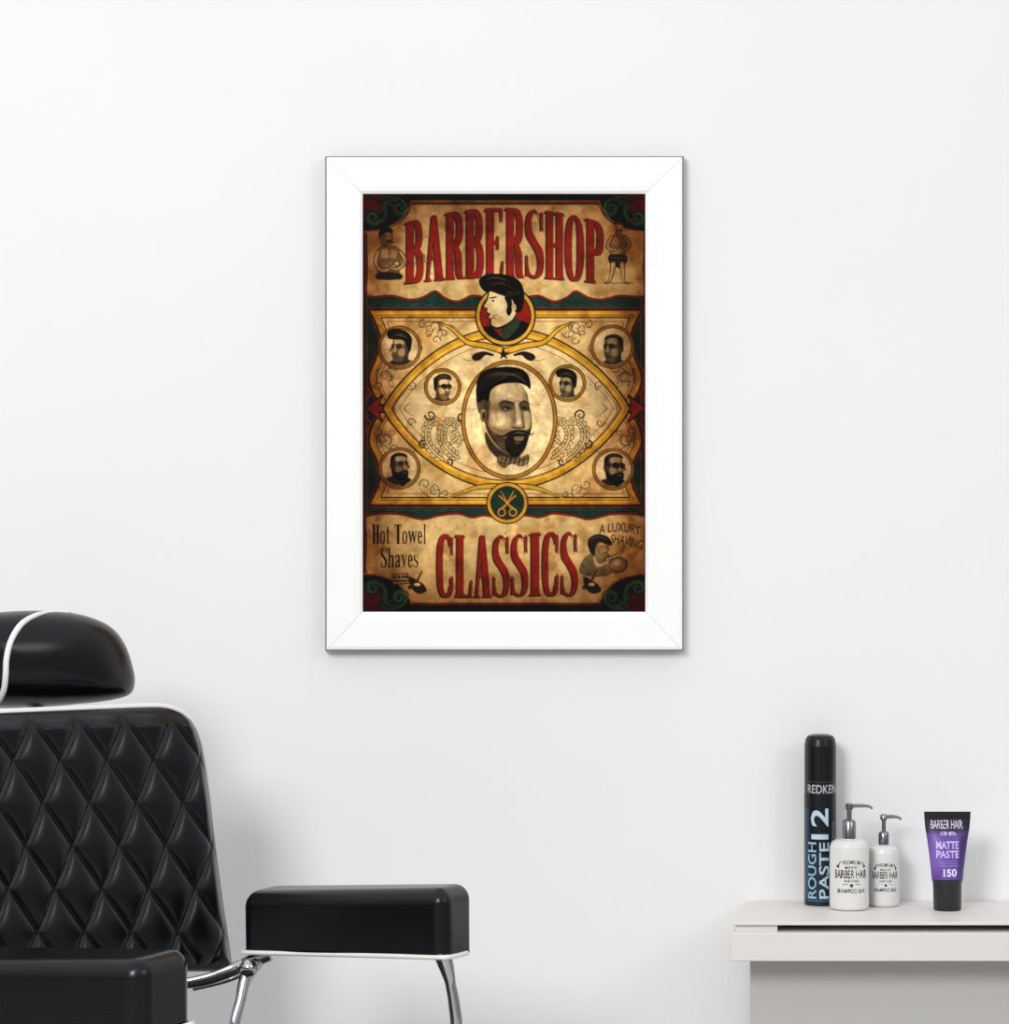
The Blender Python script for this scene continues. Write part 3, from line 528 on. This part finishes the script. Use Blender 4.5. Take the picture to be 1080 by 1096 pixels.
g=(.78+.34*n1)*(.80+.36*n2)*(.96+.08*n3)
A=A*g[...,None]*(1-burn[...,None]*np.array([.46,.60,.72]))
stain=np.clip((n4-.52)*6,0,1)*.34
A=A*(1-stain[...,None]*np.array([.34,.52,.80]))
crk=np.abs(n2-.5); crk=np.clip(1-crk/.010,0,1)*np.clip((n1-.44)*8,0,1)*.34
A=A*(1-crk[...,None]*np.array([.7,.8,.9]))
fold=np.exp(-((yy-.02+.01*np.sin(xx*7))/.003)**2)*.10+np.exp(-((xx-.02)/.004)**2)*.06; A=A*(1-fold[...,None])
lite=np.exp(-((xx/.62)**2+((yy-.02)/.55)**2))[...,None]; A=A*(1+.08*lite)
tint=np.array([1.04,1.0,.93]); A=np.clip(A*tint,0,1); A=np.clip((A-.5)*1.06+.495,0,1); c.a=A
for i in range(160):
    x=rng.uniform(388,691);y=rng.uniform(207,655); q=rng.uniform(.2,.8); c.ell(x,y,q,q,(50,30,14),.6)
art=c.out(2)
bl=np.stack([boxblur(art[...,i],1) for i in range(3)],-1); art=art*.6+bl*.4

# ---------------------------------------------------------------- room
box('wall_back',(-4,0,0),(4,.12,3.0),M_wall)
box('floor',(-4,-7,-.1),(4,.12,0),M_floor)
box('baseboard_back',(-4,-.014,0),(4,0,.10),M_trim,bevel=.003)

# ---------------------------------------------------------------- framed poster
fp=empty('framed_poster',W(540,431,0.0))
DF=.030
def F2(px,py,y): 
    p=W(px,py,DF); return Vector((p.x,-y,p.z))
OUT=[(347.5,166),(732.5,166),(732.5,697.5),(347.5,697.5)]; INN=[(388,207),(691,207),(691,655),(388,655)]
prof=[(.012,.003),(0,.008),(0.0,.016),(.055,.0285),(.12,.030),(.80,.0285),(.93,.027),(1.0,.024),(1.0,.006)]
names=['frame_top','frame_right','frame_bottom','frame_left']
for i in range(4):
    v=[];f=[]
    a,b=OUT[i],OUT[(i+1)%4]; ai,bi=INN[i],INN[(i+1)%4]
    dx,dy=np.sign(b[0]-a[0])*.15,np.sign(b[1]-a[1])*.15
    for (o,q,sg_) in ((a,ai,1),(b,bi,-1)):
        for t_,y in prof: v.append(F2(o[0]+(q[0]-o[0])*t_+dx*sg_,o[1]+(q[1]-o[1])*t_+dy*sg_,y))
    n=len(prof)
    for k_ in range(n): f.append((k_,(k_+1)%n,n+(k_+1)%n,n+k_))
    f.append(tuple(range(n))); f.append(tuple(range(n,2*n)))
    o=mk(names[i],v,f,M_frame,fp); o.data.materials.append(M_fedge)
    for j in (0,1,2): o.data.polygons[j].material_index=1  # outer edge faces take the painted shadow grey
p0=F2(351,169,0);p1=F2(729,694,0)
box('backing_board',(p0.x+.004,-.009,p1.z+.004),(p1.x-.004,0,p0.z-.004),M_mdf,fp)
H,Wd=art.shape[:2]
a=F2(387.5,206.5,.0);b=F2(691.5,655.5,.0)
co=np.zeros((H,Wd,3)); co[...,0]=np.linspace(a.x,b.x,Wd)[None]; co[...,1]=-.0215; co[...,2]=np.linspace(a.z,b.z,H)[:,None]
gridmesh('poster_print',co,art,vcmat('poster_ink',.65,.10),fp,smooth=False)

# ---------------------------------------------------------------- barber chair
seatc=Vector((-.40,-.72,0)); ch=empty('barber_chair',(seatc.x,seatc.y,0))
fdir=Vector((.74,-.67,0)).normalized(); sdir=Vector((fdir.y*-1,fdir.x,0)).normalized()
re_=[(1040,246),(1000,240),(950,233),(900,227),(850,221),(815,216),(795,212),(780,207),(770,201),(763,192),(758.5,180),(756,166),(755.5,150)][::-1]
ry=np.array([p[0] for p in re_],float); rx=np.array([p[1] for p in re_],float)
rows=np.concatenate([755.5+ (1-np.cos(np.linspace(0,math.pi/2,26)))*30, np.arange(787,1040,1.4),[1040]])
L0=-70
nU=230
def bdepth(px,py): return .70-.34*(px-L0)/316-.05*(1040-py)/285
co=np.zeros((len(rows),nU,3)); cob=co.copy()
for j,py in enumerate(rows):
    r=np.interp(py,ry,rx); l=L0-(246-np.interp(max(py,850),ry,rx)) + (np.interp(max(py,755.5),[755.5,757,763,780,815],[56,38,22,8,0]))
    for i in range(nU):
        u=i/(nU-1); px=l+(r-l)*u
        e=min(px-l,r-px,(py-755.5)*1.0+0,1040-py)
        top=755.5+ (1-px/160.)*6 if px<160 else 755.5
        pyy=py+(top-755.5)*max(0,1-(py-755.5)/60)
        q=px-(py-755)*.14; ph1=(q-18)/50+(py-766)/92; ph2=(q-18)/50-(py-766)/92
        a1=abs(math.sin(math.pi*ph1)); a2=abs(math.sin(math.pi*ph2))
        m_=min(a1,a2)
        pil=.62*(a1*a2)**.5+.38*(1-math.exp(-m_*9))
        edge=math.sqrt(max(0,1-(1-min(e/24,1))**2)); inq=min(1,max(0,(e-7)/12))
        h_=.026*edge+.0105*pil*inq
        p=W(px,pyy,bdepth(px,pyy))+fdir*h_
        co[j,i]=p; cob[j,i]=W(px,pyy,bdepth(px,pyy))-fdir*(.05*edge+.002)
gridmesh('backrest_quilted',co,None,M_leather,ch,flip=True)
gridmesh('backrest_shell',cob,None,M_leather,ch)
pp=[(-66,1000),(-80,850),(-82,790),(-60,768),(-30,764),(0,762),(50,759.5),(110,757),(150,755.5),(172,756),(188,760),(200,769),(208,782),(214,800),(221,845),(228,900),(236,960),(243,1010),(246,1036)]
tube('backrest_piping',[W(x,y,bdepth(x,y))+fdir*.004 for x,y in pp],[.0044]*12+[.004,.0036,.003,.0026,.0024,.0022,.002],M_pipe,ch,n=10)
def pillow(name,outl,dfun,Tf,Tb,p,m,cen,nr=26,parent=None):
    O=catmull(outl,8); n=len(O); verts=[];faces=[]
    C=np.array(cen)
    for side in (1,-1):
        for k_ in range(nr+1):
            t_=k_/nr; rho=math.sin(t_*math.pi/2); hh=(max(0,1-rho**p))**(1/p)
            for q in O:
                xy=C+(q-C)*rho; d=dfun(*xy)+(Tf*hh if side>0 else -Tb*hh); verts.append(W(xy[0],xy[1],d))
    for sI in (0,1):
        base=sI*(nr+1)*n
        for k_ in range(nr):
            for i in range(n): 
                faces.append((base+k_*n+i,base+k_*n+(i+1)%n,base+(k_+1)*n+(i+1)%n,base+(k_+1)*n+i))
    o=mk(name,verts,faces,m,parent,smooth=True)
    bm=bmesh.new(); bm.from_mesh(o.data); bmesh.ops.remove_doubles(bm,verts=bm.verts,dist=1e-5); bmesh.ops.recalc_face_normals(bm,faces=bm.faces); bm.to_mesh(o.data); bm.free()
    def depth(px,py):
        v=np.array([px,py])-C; ang=math.atan2(v[1],v[0]); A_=np.arctan2(O[:,1]-C[1],O[:,0]-C[0]); 
        R=np.hypot(O[:,0]-C[0],O[:,1]-C[1]); dd=np.abs((A_-ang+math.pi)%(2*math.pi)-math.pi); ii=np.argsort(dd)[:2]; Rr=R[ii].mean()
        rho=min(1,np.hypot(*v)/Rr); return dfun(px,py)+Tf*(max(0,1-rho**p))**(1/p)
    return o,depth
hd=lambda x,y:.50-.14*(x+60)/200
ho=[(-80,700),(-70,672),(-40,658),(0,655),(35,653.5),(70,655),(98,661),(120,672),(134,690),(142,713),(144.5,730),(139,743),(118,749.5),(85,753.5),(40,757),(-20,758),(-65,752),(-80,730)]
_,hdep=pillow('headrest',ho,hd,.075,.05,2.3,M_leather,(34,708),parent=ch)
hp=[(-30,757),(-12,755),(-2,750),(4,738),(6,722),(7,704),(12,685),(23,668),(38,659),(56,655),(75,655.5)]
tube('headrest_piping',[W(x,y,hdep(x,y)+.001) for x,y in hp],[.0045]*8+[.004,.003,.0015],M_pipe,ch,n=10)
tube('headrest_post',[W(40,735,.36),W(42,800,.40)],.012,M_chrome,ch,smooth=False)
def arm(name,T,B,ds,bev=.02,seg=8,m=M_leather,low=.2):
    v=[W(*B[i],ds[i]) for i in range(4)]+[W(*T[i],ds[i]) for i in range(4)]
    o=hexa(name,v,m,ch,bevel=bev,seg=seg)
    at=o.data.attributes.new('bevel_weight_edge','FLOAT','EDGE')
    for e in o.data.edges: at.data[e.index].value= low if (e.vertices[0]<4 and e.vertices[1]<4) else 1.0
    o.modifiers['bevel'].limit_method='WEIGHT'
    return o
ds=[.50,.70,.61,.42]
arm('armrest_far',[(256,955),(476,951),(508,944.5),(292,946)],[(257,1019),(478,1024),(508,1019),(292,1013)],ds,.023,10)
tube('armrest_far_piping',[W(290,1014,.42),W(264,1016.5,.472),W(260.5,1018.5,.492),W(268,1019.6,.513),W(330,1021,.563),W(420,1023.4,.65),W(462,1024.8,.69),W(476,1024.8,.70),W(487,1023.4,.68),W(500,1020,.635)],.0034,M_pipe,ch,n=10)
arm('armrest_near',[(-70,1026),(150,1028),(209,1013),(0,1011)],[(-70,1100),(150,1108),(209,1094),(0,1090)],[.86,1.02,.92,.74],.026,10)
tube('armrest_near_piping',[W(-70,1101,.86),W(40,1104,.94),W(146,1110,1.02),W(165,1108,1.0),W(208,1095,.93)],.0036,M_pipe,ch,n=10)
# chrome brackets
tube('bracket_link',[W(198,1053,.50),W(225,1047,.50),W(250,1038,.50),W(268,1030,.49),W(290,1022,.49)],[.008,.009,.010,.011,.009],M_chrome,ch,n=14,flat=.6)
tube('bracket_link_lower',[W(206,1058,.48),W(240,1050,.47),W(262,1042,.47)],.004,M_chrome,ch,n=10)
tube('bracket_rear_post',[W(284,1020,.48),W(272,1032,.49),W(262,1050,.50),W(257,1072,.51),W(250,1100,.52),W(246,1150,.53)],[.010,.012,.009,.008,.009,.009],M_chrome,ch,n=14,flat=.8)
tube('bracket_knob',[W(266,1036,.50),W(266,1036,.518)],.0125,M_chrome,ch,n=24,smooth=False)
tube('bracket_front_post',[W(474,1022,.63),W(478,1036,.63),(W(482,1052,.63)),W(486,1075,.63),W(488,1105,.63),W(480,1160,.63)],[.014,.011,.008,.0085,.009,.009],M_chrome,ch,n=14,flat=.8)
tube('bracket_near_post',[W(130,1100,.95),W(128,1160,.93)],.010,M_chrome,ch,smooth=False)
def ob(name,c0,hx,hy,z0,z1,m,bev=.02):
    P=[c0-fdir*hx-sdir*hy,c0+fdir*hx-sdir*hy,c0+fdir*hx+sdir*hy,c0-fdir*hx+sdir*hy]
    v=[Vector((p.x,p.y,z0)) for p in P]+[Vector((p.x,p.y,z1)) for p in P]; return hexa(name,v,m,ch,bevel=bev,seg=6)
ob('seat_cushion',seatc+fdir*.0,.26,.235,.45,.565,M_leather,.03)
ob('seat_frame',seatc,.22,.25,.405,.45,M_chrome,.01)
lathe('pedestal_column',[(.05,.03),(.05,.2),(.075,.21),(.075,.405)],(seatc.x,seatc.y,0),M_chrome,ch)
lathe('pedestal_base',[(.30,0),(.31,.01),(.29,.025),(.12,.045),(.06,.07)],(seatc.x,seatc.y,0),M_chrome,ch,64)
tube('footrest_bar',[seatc+fdir*.2+Vector((0,0,.42)),seatc+fdir*.36+Vector((0,0,.3)),seatc+fdir*.46+Vector((0,0,.18))],.014,M_chrome,ch)
ob('footrest_plate',seatc+fdir*.5,.07,.18,.165,.185,M_chrome,.006)
for nm,p in (('support_front',W(480,1160,.63)),('support_rear',W(246,1150,.53)),('support_near',W(128,1160,.93))):
    q=Vector((p.x,p.y,0))-seatc; q.z=0; tgt=seatc+q*.55; tube(nm,[p,Vector((p.x,p.y,.45))*.5+Vector((tgt.x,tgt.y,.43))*.5+Vector((0,0,-.0)),Vector((tgt.x,tgt.y,.428))],.0095,M_chrome,ch,n=12)
tube('back_support',[W(100,1030,.52),Vector((seatc.x,seatc.y,0))-fdir*.24+Vector((0,0,.44))],.016,M_chrome,ch,smooth=False)

# ---------------------------------------------------------------- console table
ZT=CZ+(548-964)*S
ta=empty('console_table',(.8,-.15,0))
def tbl(name,xl_f,xl_b,xr,df,db,z0,z1,m,bev=.002):
    v=[(xl_f,-df,z0),(xr,-df,z0),(xr,-db,z0),(xl_b,-db,z0),(xl_f,-df,z1),(xr,-df,z1),(xr,-db,z1),(xl_b,-db,z1)]
    return hexa(name,[Vector(p) for p in v],m,ta,bevel=bev,seg=3)
zf=lambda py,d=.27:CZ+(548-py)*sc(d)
X=lambda px,d:(px-540)*sc(d)
XR=1.45
tbl('table_top',X(784,.262),X(799,0),XR,.262,.002,zf(990.5,.262),ZT,M_table,.0015)
tbl('top_recess',X(832,.20),X(832,.02),XR-.01,.19,.01,zf(999),zf(990.5,.262),M_tabdark,0.0003)
tbl('top_corner_block',X(787,.25),X(801,.02),X(832,.25),.255,.01,zf(999),zf(990.5,.262),M_table,.001)
tbl('drawer_front',X(782,.27),X(799,.01),XR+.004,.27,.004,zf(1029),zf(998.5),M_table)
tbl('carcass',X(803,.2),X(803,.02),XR-.02,.20,.02,.0,zf(1029),M_carc,.002)

# ---------------------------------------------------------------- bottles
def wraplathe(name,pr,pz,center,img,zt,zb,m,parent,half,fallback):
    n=300; th=np.linspace(-math.pi,math.pi,n)
    zs=np.linspace(pz[0],pz[-1],max(60,int((pz[0]-pz[-1])/.0006)))
    extra=np.array(pz); zs=np.unique(np.concatenate([zs,extra]))[::-1]
    r=np.interp(-zs,-np.array(pz),pr)
    R=r[:,None];T=th[None]
    co=np.zeros((len(zs),n,3)); co[...,0]=center[0]+R*np.sin(T); co[...,1]=center[1]-R*np.cos(T); co[...,2]=center[2]+zs[:,None]
    rm=max(pr); arc=T*rm*np.ones_like(R)
    col=np.ones((len(zs),n,3))*np.array(fallback)/255.
    hI,wI=img.shape[:2]; u=(arc/half+1)/2*(wI-1); v=(zt-zs[:,None])/(zt-zb)*(hI-1)*np.ones_like(T)
    ok=(u>=0)&(u<=wI-1)&(v>=0)&(v<=hI-1); ui=np.clip(np.round(u).astype(int),0,wI-1);vi=np.clip(np.round(v).astype(int),0,hI-1)
    col[ok]=img[vi[ok],ui[ok]]
    return gridmesh(name,co,col,m,parent,smooth=True,flip=False)
def base(px,d): 
    p=W(px,0,d); return Vector((p.x,-d,ZT+.0002))
d=.048;s_=sc(d); cb=base(878,d); can=empty('hairspray_can',cb); R=17.2*s_
hz=lambda py:(970-py)*s_
cv=Cv(-27,788,27,970,4,(10,10,12))
cv.fill([(-27,852),(27,852),(27,970),(-27,970)],(12,17,24))
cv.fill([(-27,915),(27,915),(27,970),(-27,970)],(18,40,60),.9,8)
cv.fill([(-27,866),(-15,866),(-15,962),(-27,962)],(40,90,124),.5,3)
cv.stroke([(-27,838),(27,838)],.8,(60,62,66))
cv.text('REDKEN',-17,841,19,850,(186,190,196),bold=.01)
cv.text('12',-12,866,7,899,(186,212,228),rot=90,bold=.02)
cv.text('ROUGH',-16,902,-6,962,(150,186,206),rot=90,bold=.015); cv.text('PASTE',-3,902,8,962,(190,214,228),rot=90,bold=.015)
cv.text('WORKING MATERIAL',12,880,15,950,(130,150,165),rot=90)
cv.stroke([(-16,964),(16,964)],.6,(110,150,175)); 
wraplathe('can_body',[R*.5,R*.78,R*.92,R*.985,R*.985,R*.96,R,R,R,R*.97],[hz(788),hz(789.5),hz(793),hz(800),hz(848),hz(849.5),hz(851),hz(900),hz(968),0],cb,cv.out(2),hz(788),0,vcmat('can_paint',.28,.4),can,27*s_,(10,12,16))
lathe('can_cap_top',[(.0001,hz(788)+.0003),(R*.5,hz(788))],cb,mat('cap_plastic',(.012,.012,.015),.3),can)
M_pump=mat('pump_steel',(.28,.28,.29),.22,metal=1); M_white=vcmat('bottle_ceramic',.3,.4)
def pump(px,d,wr,basepy,bodytop,necktop,stemtop,spx,first):
    s_=sc(d); cb=base(px,d); e=empty('pump_bottle',cb); R=wr*s_; z=lambda py:(basepy-py)*s_
    hh=basepy-bodytop; cv=Cv(-wr*1.6,bodytop,wr*1.6,basepy,6,(222,222,220)); f=wr/21.
    q=lambda a:bodytop+(a-898)/77.*hh
    def arcfn(P): return np.stack([P[:,0],P[:,1]+.012/f*P[:,0]**2],1)
    cv.text('PREMIUM',-10*f,q(920),10*f,q(924.5),(50,50,52),bold=.01,fn=arcfn)
    cv.text('MADE BY',-7*f,q(926.5),7*f,q(929.5),(50,50,52),bold=.01)
    cv.text('BARBER HAIR',-19*f,q(930.5),19*f,q(939.5),(16,16,18),bold=.012)
    cv.text('HAIR CARE',-8*f,q(941),8*f,q(944),(50,50,52),bold=.01)
    cv.ell(0,q(947.4),1.9*f,1.9*f,(50,50,52)); cv.text('SHAMPOO BAR',-16*f,q(951),16*f,q(955.5),(24,24,26),bold=.012)
    for sx in (-1,1):
        cv.stroke([(sx*12*f,q(922)),(sx*15*f,q(927))],1.1,(50,50,52)); cv.stroke([(sx*10*f,q(946)),(sx*4*f,q(946))],.6,(80,80,82))
        cv.ell(sx*15*f,q(927),1.6*f,1.6*f,(50,50,52))
    wraplathe('bottle_body',[R*.30,R*.34,R*.72,R*.90,R*.985,R,R,R*.99,R*.93,R*.8],[z(bodytop-2),z(bodytop+.6),z(bodytop+2),z(bodytop+4.5),z(bodytop+9),z(bodytop+14),z(basepy-7),z(basepy-3),z(basepy-.8),0],cb,cv.out(2),z(bodytop),0,M_white,e,wr*1.6*s_,(222,222,220))
    lathe('pump_collar',[(R*.30,z(bodytop+1)),(R*.34,z(bodytop+.6)),(R*.34,z(necktop+2)),(R*.28,z(necktop)),(R*.13,z(necktop-1)),(R*.13,z(stemtop+6)),(R*.2,z(stemtop+5.5)),(R*.2,z(stemtop)),(R*.14,z(stemtop-1))],cb,M_pump,e,32)
    X0=cb+Vector((0,0,z(stemtop+2.2)))
    tube('pump_spout',[X0+Vector((-4*s_,0,0)),X0+Vector((8*s_,0,.6*s_)),X0+Vector(((spx-6)*s_,0,.4*s_)),X0+Vector(((spx-1)*s_,0,-.8*s_)),X0+Vector(((spx)*s_,0,-3*s_))],[2.3*s_,2.1*s_,1.7*s_,1.4*s_,1.2*s_],M_pump,e,n=12)
    return e
pump(909,.105,21,975,899,880,863,24,True)
pump(946,.065,16.8,972,906,893,875,18,False)
d=.115; s_=sc(d); cb=base(1014,d); tb=empty('cosmetic_tube',cb); z=lambda py:(975-py)*s_
prf=[(870,25,1.2),(878,24.6,1.6),(888,23.6,4.5),(900,21.6,8),(915,19.6,11),(930,17.8,13.5),(943,16.6,15)]
pys=np.linspace(870,943,170); rxs=np.interp(pys,[p[0] for p in prf],[p[1] for p in prf])*s_; rys=np.interp(pys,[p[0] for p in prf],[p[2] for p in prf])*s_
cv=Cv(-26,870,26,943,5,(104,74,160))
cv.fill([(-26,870),(26,870),(26,890),(-26,890)],(28,26,36)); cv.fill([(-26,886),(26,886),(26,893),(-26,893)],(50,40,78),.7,2)
cv.fill([(12,893),(26,893),(26,943),(10,943)],(52,38,84),.7,4)
cv.fill([(-20,900),(-12,896),(-8,915),(-13,935),(-20,930)],(150,120,200),.5,4)
cv.text('BARBER HAIR',-18,879,16,888,(214,206,226),bold=.012); cv.text('FOR MEN',-8,891,8,895,(220,210,236),bold=.01)
cv.text('MATTE',-13,901,11,909,(206,188,236),bold=.025); cv.text('PASTE',-13,911,11,918.5,(206,188,236),bold=.025)
for i in range(3): cv.stroke([(-11,922+i*2.4),(9,922+i*2.4)],.6,(180,160,214),.8)
cv.text('150',-6,930,8,938,(236,228,244),bold=.025)
img=cv.out(1)
n=220; th=np.linspace(-math.pi,math.pi,n); co=np.zeros((len(pys),n,3))
for j in range(len(pys)):
    co[j,:,0]=cb.x+rxs[j]*np.sin(th); co[j,:,1]=cb.y-rys[j]*np.cos(th); co[j,:,2]=cb.z+z(pys[j])
col=np.zeros((len(pys),n,3))
for j in range(len(pys)):
    xp=rxs[j]/s_*np.sin(th)*(1.0); front=np.cos(th)>0
    ui=np.clip(((xp+26)/52*(img.shape[1]-1)).round().astype(int),0,img.shape[1]-1); vi=int(round((pys[j]-870)/73*(img.shape[0]-1)))
    col[j]=np.where(front[:,None],img[vi,ui],np.array([(28,26,36) if pys[j]<888 else (104,74,160)])/255.)
gridmesh('tube_body',co,col,vcmat('tube_plastic',.35,.35),tb)
v=[tuple(p) for p in co[0][:-1]]; mk('tube_crimp',v,[tuple(range(len(v)))],mat('crimp_plastic',(.015,.014,.022),.4),tb)
M_cap=mat('cap_black',(.012,.012,.014),.3,spec=.5)
lathe('tube_cap',[(14.2*s_,0),(14.8*s_,z(973.5)),(15.4*s_,z(946)),(16.4*s_,z(943.5)),(16.4*s_,z(942)),(12*s_,z(941))],cb,M_cap,tb,48)

# ---------------------------------------------------------------- light + camera
w=bpy.data.worlds.new('studio_world'); scene.world=w; w.use_nodes=True
nt=w.node_tree; bg=nt.nodes['Background']
tc=nt.nodes.new('ShaderNodeTexCoord'); sx_=nt.nodes.new('ShaderNodeSeparateXYZ'); rp=nt.nodes.new('ShaderNodeValToRGB')
nt.links.new(tc.outputs['Generated'],sx_.inputs[0]); mr=nt.nodes.new('ShaderNodeMapRange'); mr.inputs['From Min'].default_value=-1; mr.inputs['From Max'].default_value=1
nt.links.new(sx_.outputs['Z'],mr.inputs['Value']); nt.links.new(mr.outputs['Result'],rp.inputs['Fac']); nt.links.new(rp.outputs['Color'],bg.inputs['Color'])
rp.color_ramp.elements[0].position=.50; rp.color_ramp.elements[0].color=(.27,.275,.285,1)
rp.color_ramp.elements[1].position=.80; rp.color_ramp.elements[1].color=(.98,.99,1,1)
bg.inputs['Strength'].default_value=.93
def area(name,loc,tgt,size,power,col=(1,1,1)):
    l=bpy.data.lights.new(name,'AREA'); l.shape='SQUARE'; l.size=size; l.energy=power; l.color=col
    o=bpy.data.objects.new(name,l); scene.collection.objects.link(o); o.location=loc
    o.rotation_euler=(Vector(tgt)-Vector(loc)).to_track_quat('-Z','Y').to_euler(); return o
area('softbox_key',(-1.8,-5.2,3.3),(0,0,1.7),1.4,158,(1,.992,.98))
area('softbox_side',(3.2,-3.6,2.8),(0,-.2,1.3),.9,20,(.97,.985,1))
cam=bpy.data.cameras.new('camera'); co_=bpy.data.objects.new('camera',cam); scene.collection.objects.link(co_)
co_.location=(0,-D,CZ); co_.rotation_euler=(math.pi/2,0,0); cam.sensor_fit='VERTICAL'; cam.sensor_height=36; cam.sensor_width=36*1080/1096; cam.lens=36*D/(1096*S)
scene.camera=co_
